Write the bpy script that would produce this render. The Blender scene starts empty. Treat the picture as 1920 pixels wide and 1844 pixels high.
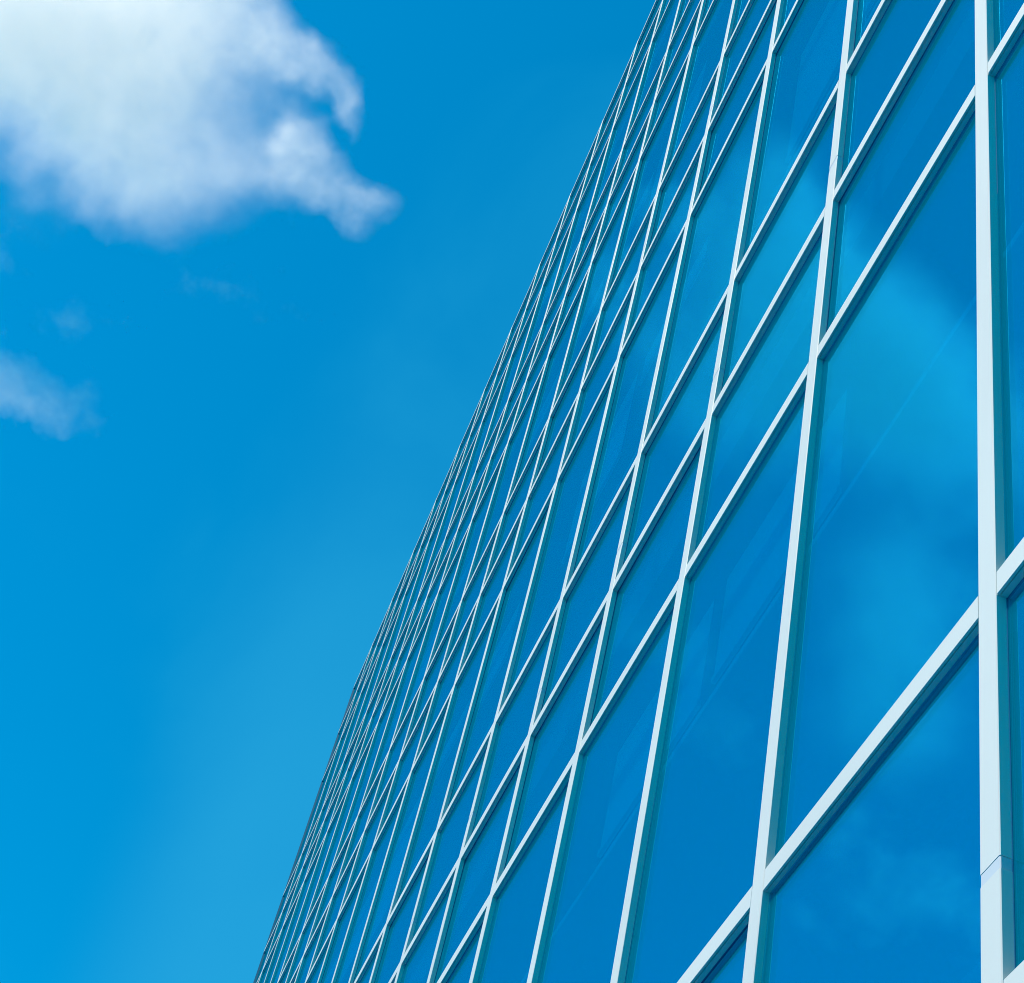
import bpy, bmesh, math, random
from mathutils import Vector, Matrix

random.seed(7)
sc = bpy.context.scene
COL = sc.collection

# ------------------------------------------------------------------ camera
F = 4.355                       # storey height (m)
BAY = 0.27548875 * F            # mullion spacing (m)
CAM_H = 1.6
W_PX, H_PX, F_PX = 1920.0, 1844.0, 3430.34
RIGHT = Vector((0.3210022, 0.92910461, 0.18363608))
DOWN = Vector((-0.66963143, 0.35977438, -0.64973544))
FWD = Vector((-0.66973975, 0.08559801, 0.73764602))
CAM = Vector((0.55434623 * F, -0.31291044 * F, CAM_H))

cam_data = bpy.data.cameras.new('camera')
cam = bpy.data.objects.new('camera', cam_data)
COL.objects.link(cam)
m3 = Matrix((RIGHT, -DOWN, -FWD)).transposed()
CAM_ROT = m3.to_quaternion()
cam.matrix_world = Matrix.Translation(CAM) @ CAM_ROT.to_matrix().to_4x4()
cam_data.sensor_fit = 'HORIZONTAL'
cam_data.sensor_width = 36.0
cam_data.lens = F_PX / W_PX * 36.0
cam_data.clip_start = 0.05
cam_data.clip_end = 20000.0
sc.camera = cam

# ------------------------------------------------------------------ sky and sun
SUN_EL, SUN_AZ = math.radians(57.0), math.radians(-0.3)
to_sun = Vector((math.cos(SUN_EL) * math.sin(SUN_AZ), -math.cos(SUN_EL) * math.cos(SUN_AZ), math.sin(SUN_EL)))

world = bpy.data.worlds.new('World')
sc.world = world
world.use_nodes = True
wn, wl = world.node_tree.nodes, world.node_tree.links
wn.clear()
out = wn.new('ShaderNodeOutputWorld')
bg = wn.new('ShaderNodeBackground')
sky = wn.new('ShaderNodeTexSky')
sky.sky_type = 'NISHITA'
sky.sun_disc = False
sky.sun_elevation = SUN_EL
sky.sun_rotation = math.atan2(to_sun.x, to_sun.y)
sky.altitude = 0.0
sky.air_density = 1.0
sky.dust_density = 0.1
sky.ozone_density = 2.0
tint = wn.new('ShaderNodeMix'); tint.data_type = 'RGBA'; tint.blend_type = 'MULTIPLY'
tint.inputs['Factor'].default_value = 1.0
tint.inputs['B'].default_value = (0.0, 1.50, 1.88, 1.0)
wl.new(sky.outputs['Color'], tint.inputs['A'])
# thin high veils of cirrus, laid out by compass direction
tc = wn.new('ShaderNodeTexCoord')
nz = wn.new('ShaderNodeTexNoise')
nz.inputs['Scale'].default_value = 5.0
nz.inputs['Detail'].default_value = 5.0
nz.inputs['Roughness'].default_value = 0.5
nz.inputs['Distortion'].default_value = 0.4
wl.new(tc.outputs['Generated'], nz.inputs['Vector'])
mr = wn.new('ShaderNodeMapRange'); mr.interpolation_type = 'SMOOTHSTEP'
mr.inputs['From Min'].default_value = 0.45
mr.inputs['From Max'].default_value = 0.75
mr.inputs['To Min'].default_value = 0.0
mr.inputs['To Max'].default_value = 0.34
wl.new(nz.outputs['Fac'], mr.inputs['Value'])
veil = wn.new('ShaderNodeMix'); veil.data_type = 'RGBA'
veil.inputs['B'].default_value = (0.15, 3.7, 7.0, 1.0)
wl.new(mr.outputs['Result'], veil.inputs['Factor'])
wl.new(tint.outputs['Result'], veil.inputs['A'])
# low haze thickening towards the west horizon (-X), a soft bank beyond the end of the building
sx = wn.new('ShaderNodeSeparateXYZ'); wl.new(tc.outputs['Generated'], sx.inputs[0])
hy = wn.new('ShaderNodeMapRange'); hy.interpolation_type = 'SMOOTHSTEP'
hy.inputs['From Min'].default_value = -0.06; hy.inputs['From Max'].default_value = 0.02
wl.new(sx.outputs['Y'], hy.inputs['Value'])
hz = wn.new('ShaderNodeMapRange'); hz.interpolation_type = 'SMOOTHSTEP'
hz.inputs['From Min'].default_value = 0.86; hz.inputs['From Max'].default_value = 0.50
wl.new(sx.outputs['Z'], hz.inputs['Value'])
hx = wn.new('ShaderNodeMapRange'); hx.interpolation_type = 'SMOOTHSTEP'
hx.inputs['From Min'].default_value = 0.1; hx.inputs['From Max'].default_value = -0.4
wl.new(sx.outputs['X'], hx.inputs['Value'])
h1 = wn.new('ShaderNodeMath'); h1.operation = 'MULTIPLY'
wl.new(hy.outputs['Result'], h1.inputs[0]); wl.new(hz.outputs['Result'], h1.inputs[1])
h2 = wn.new('ShaderNodeMath'); h2.operation = 'MULTIPLY'
wl.new(h1.outputs[0], h2.inputs[0]); wl.new(hx.outputs['Result'], h2.inputs[1])
h3 = wn.new('ShaderNodeMath'); h3.operation = 'MULTIPLY'; h3.inputs[1].default_value = 0.55
wl.new(h2.outputs[0], h3.inputs[0])
haze = wn.new('ShaderNodeMix'); haze.data_type = 'RGBA'
haze.inputs['B'].default_value = (0.28, 4.1, 7.6, 1.0)
wl.new(h3.outputs[0], haze.inputs['Factor'])
wl.new(veil.outputs['Result'], haze.inputs['A'])
wl.new(haze.outputs['Result'], bg.inputs['Color'])
bg.inputs['Strength'].default_value = 0.10
wl.new(bg.outputs['Background'], out.inputs['Surface'])

sun_data = bpy.data.lights.new('sun', 'SUN')
sun_data.energy = 5.0
sun_data.angle = math.radians(0.53)
sun_data.color = (1.0, 0.86, 0.68)
sun = bpy.data.objects.new('sun', sun_data)
COL.objects.link(sun)
sun.location = (0, 0, 60)
sun.rotation_euler = to_sun.to_track_quat('Z', 'Y').to_euler()

sc.view_settings.view_transform = 'Standard'
sc.view_settings.look = 'None'
sc.view_settings.exposure = 0.0
sc.view_settings.gamma = 1.0
sc.cycles.use_denoising = True
sc.cycles.filter_width = 1.0
sc.cycles.max_bounces = 16
sc.cycles.caustics_reflective = False
sc.cycles.caustics_refractive = False
sc.cycles.diffuse_bounces = 3
sc.cycles.glossy_bounces = 5
sc.cycles.transparent_max_bounces = 12
sc.cycles.volume_bounces = 16
sc.cycles.volume_step_rate = 0.6
sc.cycles.volume_max_steps = 128

# ------------------------------------------------------------------ helpers
def tag(o, label=None, cat=None, group=None, kind=None):
    if label: o['label'] = label
    if cat: o['category'] = cat
    if group: o['group'] = group
    if kind: o['kind'] = kind
    return o

def obj(name, bm, mat, parent=None, smooth=False):
    me = bpy.data.meshes.new(name)
    bmesh.ops.recalc_face_normals(bm, faces=bm.faces)
    bm.to_mesh(me); bm.free()
    if smooth:
        for p in me.polygons: p.use_smooth = True
    me.materials.append(mat)
    o = bpy.data.objects.new(name, me)
    COL.objects.link(o)
    if parent: o.parent = parent
    return o

def add_box(bm, x0, x1, y0, y1, z0, z1):
    v = [bm.verts.new(c) for c in ((x0,y0,z0),(x1,y0,z0),(x1,y1,z0),(x0,y1,z0),(x0,y0,z1),(x1,y0,z1),(x1,y1,z1),(x0,y1,z1))]
    for f in ((0,3,2,1),(4,5,6,7),(0,1,5,4),(1,2,6,5),(2,3,7,6),(3,0,4,7)):
        bm.faces.new([v[i] for i in f])

def add_prism(bm, pts, axis, a, b):
    """pts: closed 2-D outline; axis 'z' -> (x,y) outline run from z=a to b; 'x' -> (y,z) outline run along x."""
    def P(p, t): return (p[0], p[1], t) if axis == 'z' else (t, p[0], p[1])
    A = [bm.verts.new(P(p, a)) for p in pts]
    B = [bm.verts.new(P(p, b)) for p in pts]
    n = len(pts)
    for i in range(n):
        j = (i + 1) % n
        bm.faces.new((A[i], A[j], B[j], B[i]))
    bm.faces.new(A[::-1]); bm.faces.new(B)

def pbsdf(name, color, rough=0.5, metal=0.0, var=0.0, vscale=4.0, bump=0.0, spec=0.5):
    m = bpy.data.materials.new(name); m.use_nodes = True
    n, l = m.node_tree.nodes, m.node_tree.links
    p = n['Principled BSDF']
    p.inputs['Base Color'].default_value = (*color, 1)
    p.inputs['Roughness'].default_value = rough
    p.inputs['Metallic'].default_value = metal
    p.inputs['Specular IOR Level'].default_value = spec
    if var or bump:
        t = n.new('ShaderNodeTexCoord')
        z = n.new('ShaderNodeTexNoise')
        z.inputs['Scale'].default_value = vscale; z.inputs['Detail'].default_value = 6
        l.new(t.outputs['Object'], z.inputs['Vector'])
        if var:
            r = n.new('ShaderNodeMapRange')
            r.inputs['From Min'].default_value = .3; r.inputs['From Max'].default_value = .7
            r.inputs['To Min'].default_value = 1 - var; r.inputs['To Max'].default_value = 1 + var
            l.new(z.outputs['Fac'], r.inputs['Value'])
            mx = n.new('ShaderNodeMix'); mx.data_type = 'RGBA'; mx.blend_type = 'MULTIPLY'
            mx.inputs['Factor'].default_value = 1
            mx.inputs['A'].default_value = (*color, 1)
            l.new(r.outputs['Result'], mx.inputs['B'])
            l.new(mx.outputs['Result'], p.inputs['Base Color'])
        if bump:
            b = n.new('ShaderNodeBump'); b.inputs['Strength'].default_value = bump; b.inputs['Distance'].default_value = .01
            l.new(z.outputs['Fac'], b.inputs['Height']); l.new(b.outputs['Normal'], p.inputs['Normal'])
    return m

M_CAP = pbsdf('white_powder_coat', (0.75, 0.70, 0.615), 0.5, var=0.045, vscale=0.9, spec=0.3)
M_SLEEVE = pbsdf('grey_sleeve', (0.64, 0.63, 0.62), 0.5)
M_BACK = pbsdf('dark_profile', (0.02, 0.07, 0.12), 0.5)
M_GASKET = pbsdf('rubber_gasket', (0.0, 0.10, 0.22), 0.6, spec=0.1)
M_CORNER = pbsdf('dark_corner_metal', (0.0, 0.10, 0.17), 0.7, spec=0.1)
M_CONC = pbsdf('concrete', (0.30, 0.32, 0.33), 0.8, var=0.1)
M_CEIL = pbsdf('ceiling_white', (0.7, 0.72, 0.74), 0.8)
M_ROOF = pbsdf('roof_membrane', (0.25, 0.26, 0.27), 0.9, var=0.1)
M_BOUNCE_GROUND = pbsdf('blue_bounce_ground', (0.0, 0.18, 0.42), 0.95, var=0.35, vscale=0.6, bump=0.6)  # unseen ground, tinted blue to bounce blue light onto the bar undersides
M_PAVE = pbsdf('blue_bounce_paving', (0.0, 0.20, 0.44), 0.85, var=0.15, vscale=3.0)  # blue added to the unseen paving so it lights the bars from below

def glass_material():
    m = bpy.data.materials.new('tinted_reflective_glass'); m.use_nodes = True
    n, l = m.node_tree.nodes, m.node_tree.links
    n.clear()
    o = n.new('ShaderNodeOutputMaterial')
    t = n.new('ShaderNodeTexCoord')
    z = n.new('ShaderNodeTexNoise'); z.inputs['Scale'].default_value = 0.55; z.inputs['Detail'].default_value = 1
    l.new(t.outputs['Object'], z.inputs['Vector'])
    b = n.new('ShaderNodeBump'); b.inputs['Strength'].default_value = 0.06; b.inputs['Distance'].default_value = 0.05
    l.new(z.outputs['Fac'], b.inputs['Height'])
    g = n.new('ShaderNodeBsdfGlossy'); g.inputs['Roughness'].default_value = 0.012
    g.inputs['Color'].default_value = (0.005, 0.185, 0.36, 1)
    l.new(b.outputs['Normal'], g.inputs['Normal'])
    d = n.new('ShaderNodeBsdfDiffuse'); d.inputs['Color'].default_value = (0.0, 0.082, 0.084, 1)
    tr = n.new('ShaderNodeBsdfTransparent'); tr.inputs['Color'].default_value = (0.0, 0.42, 0.50, 1)
    a1 = n.new('ShaderNodeAddShader'); a2 = n.new('ShaderNodeAddShader')
    l.new(g.outputs[0], a1.inputs[0]); l.new(d.outputs[0], a1.inputs[1])
    l.new(a1.outputs[0], a2.inputs[0]); l.new(tr.outputs[0], a2.inputs[1])
    l.new(a2.outputs[0], o.inputs['Surface'])
    return m
M_GLASS = glass_material()

# ------------------------------------------------------------------ ground
bm = bmesh.new()
bmesh.ops.create_grid(bm, x_segments=24, y_segments=24, size=6000)
g = tag(obj('ground', bm, M_BOUNCE_GROUND), kind='structure')
bm = bmesh.new(); add_box(bm, -60, 60, -2.6, -0.05, -0.2, 0.02)
tag(obj('pavement', bm, M_PAVE), kind='structure')

# ------------------------------------------------------------------ the glass office building
def zrow(g, k):
    off = (0.0, 0.23675355, 0.4740821)[k]
    return ((g - 1) + off + 1.1932915) * F + CAM_H
ROWS = [zrow(-1, 2)] + [zrow(g, k) for g in range(5) for k in range(3)]   # underside of every transom
M_LEFT, M_RIGHT = 18, -8                                                    # corner post ... last mullion
MW = 0.0172 * F        # mullion cap width
TT = 0.0158 * F        # transom cap thickness
D = 0.0260             # cap face to glass
def xr(m): return -m * BAY          # right edge of mullion m

building = bpy.data.objects.new('building', None)
building.location = (xr(M_LEFT) - MW / 2, 0, 0)
building.empty_display_size = 2
COL.objects.link(building)
tag(building, 'tall office building clad in blue reflective glass with a white grid of mullions', 'building')
OFF = building.location.copy()
def part(name, bm, mat, parent=building, smooth=False):
    """vertices are given in world metres; the part hangs under the building at the same place"""
    if parent is building:
        bmesh.ops.translate(bm, verts=bm.verts, vec=-OFF)
        return obj(name, bm, mat, building, smooth)
    bmesh.ops.translate(bm, verts=bm.verts, vec=-OFF)
    return obj(name, bm, mat, parent, smooth)

Z_TOP = ROWS[-1] + TT
# mullions: capped in storey-high lengths with an open joint over a sleeve
def jz(g): return zrow(g, 1) + 0.331 * (zrow(g, 2) - zrow(g, 1))
JOINTS = [jz(g) for g in range(5)]
def mullion_outline(x0, x1, y0, y1, c=0.0022):
    return [(x0 + c, y0), (x1 - c, y0), (x1, y0 + c), (x1, y1), (x0, y1), (x0, y0 + c)]
for m in range(M_LEFT - 1, M_RIGHT - 1, -1):
    x1 = xr(m); x0 = x1 - MW
    bm = bmesh.new()
    gap = 0.003
    zs = [0.06] + [z for j in JOINTS for z in (j - 0.030, j)] + [Z_TOP + 0.004]
    for a, b in zip(zs[::2], zs[1::2]):
        add_prism(bm, mullion_outline(x0, x1, 0.0, D + 0.012), 'z', a, b)
    mu = part('mullion', bm, M_CAP)
    for j in JOINTS:
        bm = bmesh.new()
        add_prism(bm, mullion_outline(x0 + 0.0008, x1 - 0.0008, 0.0009, D + 0.010), 'z', j - 0.06, j - 0.0009)
        part('joint_sleeve', bm, M_SLEEVE, mu)
# dark corner post closing the far end of the facade
bm = bmesh.new()
add_prism(bm, [(xr(M_LEFT) - 0.012, 0.0), (xr(M_LEFT), 0.0), (xr(M_LEFT) + 0.035, D + 0.002), (xr(M_LEFT) + 0.035, D + 0.03), (xr(M_LEFT) - 0.012, D + 0.03)], 'z', 0.06, Z_TOP + 0.006)
part('corner_post', bm, M_CORNER)

# cells and transom pieces, ranked by how large they show
def project(x, y, z):
    v = Vector((x, y, z)) - CAM
    d = v.dot(FWD)
    if d < 0.2: return None
    return (W_PX / 2 + F_PX * v.dot(RIGHT) / d, H_PX / 2 + F_PX * v.dot(DOWN) / d)
def seen_area(x0, x1, z0, z1):
    """share of the picture covered, by sampling points of the rectangle"""
    n = 9; pts = []
    P = [[project(x0 + (x1 - x0) * i / (n - 1), 0, z0 + (z1 - z0) * j / (n - 1)) for j in range(n)] for i in range(n)]
    A = 0.0
    for i in range(n - 1):
        for j in range(n - 1):
            q = [P[i][j], P[i+1][j], P[i+1][j+1], P[i][j+1]]
            if None in q: continue
            cx = sum(p[0] for p in q) / 4; cy = sum(p[1] for p in q) / 4
            if not (0 <= cx < W_PX and 0 <= cy < H_PX): continue
            A += abs(sum(q[k][0] * q[(k+1) % 4][1] - q[(k+1) % 4][0] * q[k][1] for k in range(4))) / 2
    return A

def transom_mesh(bm, x0, x1, zb):
    e = 0.0035; y0 = 0.0012
    out = [(y0, zb), (y0 + 0.0062, zb), (y0 + 0.0062, zb + 0.005), (y0 + 0.0096, zb + 0.005), (y0 + 0.0096, zb),
           (D + 0.012, zb), (D + 0.012, zb + TT), (y0 + 0.0015, zb + TT), (y0, zb + TT - 0.0015)]
    add_prism(bm, out, 'x', x0 + e, x1 - e)
    # the narrower bar behind the joint
    add_box(bm, x0 - 0.002, x0 + e + 0.002, 0.0045, D + 0.010, zb + 0.002, zb + TT - 0.002)
    add_box(bm, x1 - e - 0.002, x1 + 0.002, 0.0045, D + 0.010, zb + 0.002, zb + TT - 0.002)
cells = []
for m in range(M_LEFT, M_RIGHT, -1):
    for r, zb in enumerate(ROWS):
        cells.append((seen_area(xr(m), xr(m - 1) - MW, zb, zb + TT), xr(m), xr(m - 1) - MW, zb))
cells.sort(key=lambda c: -c[0])
for c in cells[:100]:
    bm = bmesh.new(); transom_mesh(bm, *c[1:]); part('transom', bm, M_CAP)
bm = bmesh.new()
for c in cells[100:]: transom_mesh(bm, *c[1:])
tag(part('transom', bm, M_CAP), kind='stuff')

def pane_mesh(bm, x0, x1, z0, z1, rnd):
    o = 0.010
    X0, X1, Z0, Z1 = x0 - o, x1 + o, z0 - o, z1 + o
    t = [rnd.uniform(-0.0022, 0.0022) for _ in range(3)]
    yf = [D + t[0], D + t[1], D + t[2], D + t[0] + t[2] - t[1]]     # planar, a hair out of true like real panes
    co = [(X0, Z0), (X1, Z0), (X1, Z1), (X0, Z1)]
    a = [bm.verts.new((p[0], y, p[1])) for p, y in zip(co, yf)]
    b = [bm.verts.new((p[0], y + 0.008, p[1])) for p, y in zip(co, yf)]
    bm.faces.new(a); bm.faces.new(b[::-1])
    for i in range(4):
        j = (i + 1) % 4
        bm.faces.new((a[i], b[i], b[j], a[j]))
def frame_mesh(bm, x0, x1, z0, z1):
    w = 0.003; ya, yb = D - 0.0008, D + 0.004
    add_box(bm, x0 - 0.002, x0 + w, ya, yb, z0 - 0.002, z1 + 0.002)
    add_box(bm, x1 - w, x1 + 0.002, ya, yb, z0 - 0.002, z1 + 0.002)
    add_box(bm, x0 + w, x1 - w, ya + 0.0003, yb, z0 - 0.002, z0 + w)
    add_box(bm, x0 + w, x1 - w, ya + 0.0003, yb, z1 - w, z1 + 0.002)
panes = []
for m in range(M_LEFT, M_RIGHT, -1):
    for za, zb in zip(ROWS[:-1], ROWS[1:]):
        x0, x1, z0, z1 = xr(m), xr(m - 1) - MW, za + TT, zb
        panes.append((seen_area(x0, x1, z0, z1), x0, x1, z0, z1))
panes.sort(key=lambda c: -c[0])
rnd = random.Random(3)
for c in panes[:100]:
    bm = bmesh.new(); pane_mesh(bm, *c[1:], rnd); w = part('window', bm, M_GLASS)
    bm = bmesh.new(); frame_mesh(bm, *c[1:]); part('frame', bm, M_GASKET, w)
bm = bmesh.new()
for c in panes[100:]: pane_mesh(bm, *c[1:], rnd)
w = tag(part('window', bm, M_GLASS), kind='stuff')
bm = bmesh.new()
for c in panes[100:]: frame_mesh(bm, *c[1:])
tag(part('frame', bm, M_GASKET, w), kind='stuff')

# roller blinds drawn part of the way down behind some panes
rb = random.Random(21)
M_BLIND = pbsdf('blind_fabric', (0.72, 0.72, 0.70), 0.85)
tall = [c for c in panes if c[4] - c[3] > 1.6]
for c in tall[:46]:
    if rb.random() < 0.45: continue
    a, x0, x1, z0, z1 = c
    drop = rb.choice((0.10, 0.22, 0.22, 0.35, 0.5)) * (z1 - z0)
    bm = bmesh.new()
    add_box(bm, x0 + 0.03, x1 - 0.03, D + 0.14, D + 0.142, z1 - drop, z1 + 0.05)
    add_box(bm, x0 + 0.03, x1 - 0.03, D + 0.132, D + 0.15, z1 - drop - 0.03, z1 - drop - 0.0005)
    part('roller_blind', bm, M_BLIND)

# body behind the glass: plinth, slabs, ceilings, columns, back and side walls, roof
XL, XR = xr(M_LEFT) - 0.010, xr(M_RIGHT)
DEPTH = 18.0
bm = bmesh.new(); add_box(bm, XL, XR, 0.012, 0.3, 0.02, ROWS[0] - 0.002); part('plinth', bm, M_CONC)
for g in range(0, 5):
    zc = zrow(g, 1)
    bm = bmesh.new(); add_box(bm, XL + 0.02, XR - 0.02, 0.20, DEPTH - 0.3, zc + 0.15, zc + 0.45); part('floor_slab', bm, M_CONC)
    if g:
        pass
    bm = bmesh.new(); add_box(bm, XL + 0.02, XR - 0.02, 0.45, DEPTH - 0.3, zrow(g, 0) + 0.25, zrow(g, 0) + 0.29); part('ceiling', bm, M_CEIL)
    for i in range(6):
        cx = XL + 2.8 + i * 5.51
        bm = bmesh.new()
        bmesh.ops.create_cone(bm, cap_ends=True, segments=24, radius1=.25, radius2=.25, depth=zrow(g, 0) + 0.249 - (zrow(g, 0) - F * 0.526 + 0.06 if g else 0.02))
        zm = (zrow(g, 0) + 0.249 + (zrow(g, 0) - F * 0.526 + 0.06 if g else 0.02)) / 2
        bmesh.ops.translate(bm, verts=bm.verts, vec=(cx, 1.6, zm))
        part('column', bm, M_CONC)
bm = bmesh.new(); add_box(bm, XL, XR, DEPTH - 0.25, DEPTH, 0.0, Z_TOP - 0.3); part('back_wall', bm, M_CONC)
bm = bmesh.new(); add_box(bm, XL, XL + 0.016, D + 0.035, DEPTH - 0.26, 0.0, Z_TOP - 0.3); part('end_wall', bm, M_CORNER)
bm = bmesh.new(); add_box(bm, XR, XR + 0.2, 0.0, DEPTH, 0.0, Z_TOP - 0.3); part('end_wall', bm, M_CONC)
bm = bmesh.new()
add_box(bm, XL, XR + 0.2, 0.06, DEPTH, Z_TOP - 0.29, Z_TOP - 0.10)
add_box(bm, XL, XR + 0.2, 0.0375, 0.059, Z_TOP - 0.29, Z_TOP - 0.012)
part('roof', bm, M_ROOF)

# ------------------------------------------------------------------ clouds: real volumes far off in the sky
def cloud(name, label, lobes, centre, dist, dens, nscale, namp, thr, power=1.0, aniso=0.6, cap=1.1):
    """lobes: (x, y, rx, ry, weight) in thousandths of the distance, right and up of the cloud's middle"""
    k = dist / F_PX
    cx, cy = centre
    dirv = (FWD + RIGHT * ((cx - 960) / F_PX) + DOWN * ((cy - 922) / F_PX)).normalized()
    loc = CAM + dirv * dist * math.hypot(1, math.hypot((cx - 960) / F_PX, (cy - 922) / F_PX))
    # hull
    bm = bmesh.new()
    for (x, y, rx, ry, wgt) in lobes:
        if wgt <= 0: continue
        t = bmesh.ops.create_icosphere(bm, subdivisions=3, radius=1.0)
        rz = (rx + ry) / 2 * 0.5
        for v in t['verts']:
            v.co = Vector((v.co.x * rx + (x - cx), v.co.y * ry - (y - cy), v.co.z * rz)) * k
    mat = bpy.data.materials.new(name + '_vapour'); mat.use_nodes = True
    n, l = mat.node_tree.nodes, mat.node_tree.links
    n.clear()
    o = n.new('ShaderNodeOutputMaterial')
    pv = n.new('ShaderNodeVolumePrincipled')
    pv.inputs['Color'].default_value = (1.0, 0.97, 0.925, 1)
    pv.inputs['Anisotropy'].default_value = aniso
    t = n.new('ShaderNodeTexCoord')
    sc_ = n.new('ShaderNodeVectorMath'); sc_.operation = 'SCALE'; sc_.inputs['Scale'].default_value = 1.0 / k
    l.new(t.outputs['Object'], sc_.inputs[0])
    # warp the space so lobes lose their round outlines
    nw = n.new('ShaderNodeTexNoise'); nw.inputs['Scale'].default_value = nscale; nw.inputs['Detail'].default_value = 6
    nw.inputs['Roughness'].default_value = 0.6
    l.new(sc_.outputs[0], nw.inputs['Vector'])
    sb = n.new('ShaderNodeVectorMath'); sb.operation = 'SUBTRACT'; sb.inputs[1].default_value = (.5, .5, .5)
    l.new(nw.outputs['Color'], sb.inputs[0])
    sw = n.new('ShaderNodeVectorMath'); sw.operation = 'SCALE'; sw.inputs['Scale'].default_value = namp
    l.new(sb.outputs[0], sw.inputs[0])
    wp = n.new('ShaderNodeVectorMath'); wp.operation = 'ADD'
    l.new(sc_.outputs[0], wp.inputs[0]); l.new(sw.outputs[0], wp.inputs[1])
    acc = None
    for (x, y, rx, ry, wgt) in lobes:
        ma = n.new('ShaderNodeVectorMath'); ma.operation = 'MULTIPLY_ADD'
        rz = (rx + ry) / 2 * 0.5
        ma.inputs[1].default_value = (1 / rx, 1 / ry, 1 / rz)
        ma.inputs[2].default_value = (-(x - cx) / rx, (y - cy) / ry, 0)
        l.new(wp.outputs[0], ma.inputs[0])
        ln = n.new('ShaderNodeVectorMath'); ln.operation = 'LENGTH'
        l.new(ma.outputs[0], ln.inputs[0])
        r = n.new('ShaderNodeMapRange'); r.interpolation_type = 'SMOOTHSTEP'
        r.inputs['From Min'].default_value = 0.05 if wgt > 0 else 0.3
        r.inputs['From Max'].default_value = 0.92
        r.inputs['To Min'].default_value = wgt; r.inputs['To Max'].default_value = 0
        l.new(ln.outputs['Value'], r.inputs['Value'])
        if acc is None: acc = r.outputs['Result']
        else:
            ad = n.new('ShaderNodeMath'); ad.operation = 'ADD'
            l.new(acc, ad.inputs[0]); l.new(r.outputs['Result'], ad.inputs[1]); acc = ad.outputs[0]
    # break it up with the same noise
    md = n.new('ShaderNodeMapRange')
    md.inputs['From Min'].default_value = 0.25; md.inputs['From Max'].default_value = 0.75
    md.inputs['To Min'].default_value = -thr * 2; md.inputs['To Max'].default_value = thr * 0.6
    l.new(nw.outputs['Fac'], md.inputs['Value'])
    ad = n.new('ShaderNodeMath'); ad.operation = 'ADD'
    l.new(acc, ad.inputs[0]); l.new(md.outputs['Result'], ad.inputs[1])
    mx = n.new('ShaderNodeMath'); mx.operation = 'MAXIMUM'; mx.inputs[1].default_value = 0
    l.new(ad.outputs[0], mx.inputs[0])
    mn = n.new('ShaderNodeMath'); mn.operation = 'MINIMUM'; mn.inputs[1].default_value = cap
    l.new(mx.outputs[0], mn.inputs[0]); mx = mn
    pw = n.new('ShaderNodeMath'); pw.operation = 'POWER'; pw.inputs[1].default_value = power
    l.new(mx.outputs[0], pw.inputs[0])
    nf = n.new('ShaderNodeTexNoise'); nf.inputs['Scale'].default_value = nscale * 1.9; nf.inputs['Detail'].default_value = 5
    nf.inputs['Roughness'].default_value = 0.62
    l.new(wp.outputs[0], nf.inputs['Vector'])
    fr = n.new('ShaderNodeMapRange'); fr.interpolation_type = 'SMOOTHSTEP'
    fr.inputs['From Min'].default_value = 0.36; fr.inputs['From Max'].default_value = 0.62
    fr.inputs['To Min'].default_value = 0.82; fr.inputs['To Max'].default_value = 1.12
    l.new(nf.outputs['Fac'], fr.inputs['Value'])
    m2 = n.new('ShaderNodeMath'); m2.operation = 'MULTIPLY'
    l.new(pw.outputs[0], m2.inputs[0]); l.new(fr.outputs['Result'], m2.inputs[1]); pw = m2
    ml = n.new('ShaderNodeMath'); ml.operation = 'MULTIPLY'; ml.inputs[1].default_value = dens
    l.new(pw.outputs[0], ml.inputs[0])
    l.new(ml.outputs[0], pv.inputs['Density'])
    l.new(pv.outputs[0], o.inputs['Volume'])
    ob = obj(name, bm, mat)
    ob.location = loc
    ob.rotation_mode = 'QUATERNION'
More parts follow.
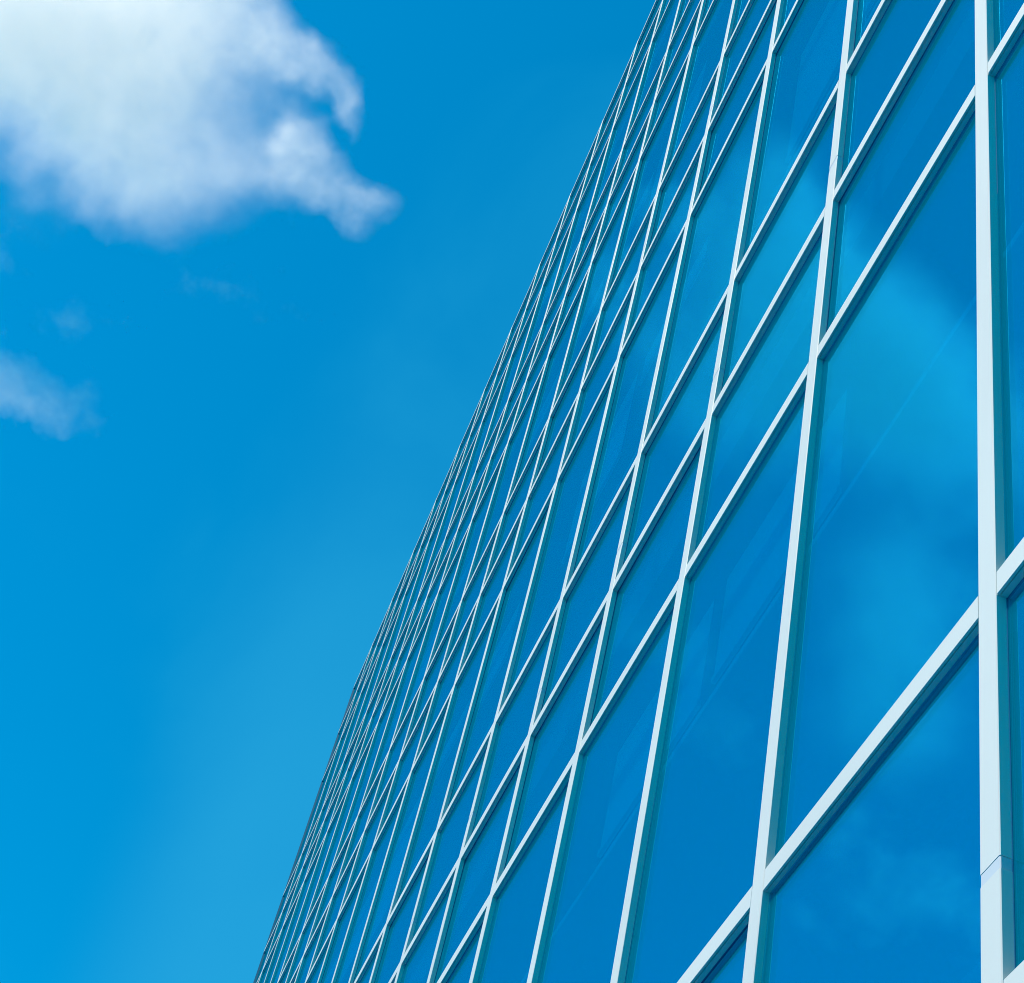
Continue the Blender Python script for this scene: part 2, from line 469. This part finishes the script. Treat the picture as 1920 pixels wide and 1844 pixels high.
    ob.rotation_quaternion = CAM_ROT
    md_ = ob.modifiers.new('hull', 'REMESH'); md_.mode = 'VOXEL'; md_.voxel_size = 14 * k
    tag(ob, label, 'cloud')
    return ob

cloud('cloud', 'large white cumulus cloud with a ragged torn edge, high over the building',
      [(-310, 330, 300, 270, 0.9), (-470, 500, 330, 290, 0.8), (520, 310, 130, 110, 0.55), (-120, 20, 420, 300, 1.1), (130, 60, 400, 330, 1.3),
       (330, 30, 260, 240, 1.1), (290, 260, 320, 270, 0.75), (330, 370, 260, 150, 0.3), (430, -70, 200, 170, 1.2),
       (495, 75, 130, 100, 1.4), (575, 118, 100, 76, 1.7), (630, 165, 78, 76, 1.4), (655, 220, 52, 85, 1.0),
       (480, 240, 200, 220, 0.5), (560, 260, 100, 120, 0.8), (585, 325, 110, 96, 1.4), (650, 370, 115, 66, 1.0),
       (705, 385, 82, 56, 0.9), (665, 415, 66, 56, 0.65), (130, 270, 340, 260, 0.4), (470, 250, 110, 110, -0.4),
       (592, 205, 60, 42, -0.6), (634, 258, 32, 42, -0.55)],
      (250, 130), 1500.0, 0.026, 0.013, 70.0, 0.14, power=1.55)
cloud('cloud', 'small thin wispy cloud fragment below the big white cloud',
      [(-220, 780, 160, 130, 0.8), (-60, 700, 140, 110, 1.0), (20, 725, 130, 100, 1.3), (95, 755, 95, 75, 1.1),
       (165, 735, 52, 52, 1.0), (170, 790, 50, 50, 0.9), (110, 800, 65, 55, 0.8), (140, 600, 150, 70, 0.5), (410, 545, 170, 70, 0.40), (0, 490, 80, 110, 0.42), (560, 590, 90, 50, 0.22)],
      (60, 760), 1300.0, 0.019, 0.02, 50.0, 0.35)
cloud('cloud', 'hazy drifting cloud seen mirrored in the lower right window panes',
      [(-560, 740, 190, 130, 0.6), (-800, 710, 230, 150, 0.8), (-720, 830, 170, 110, 0.7), (-1000, 640, 220, 160, 0.8), (-640, 930, 120, 70, 0.5)],
      (-780, 750), 1400.0, 0.026, 0.015, 80.0, 0.35)
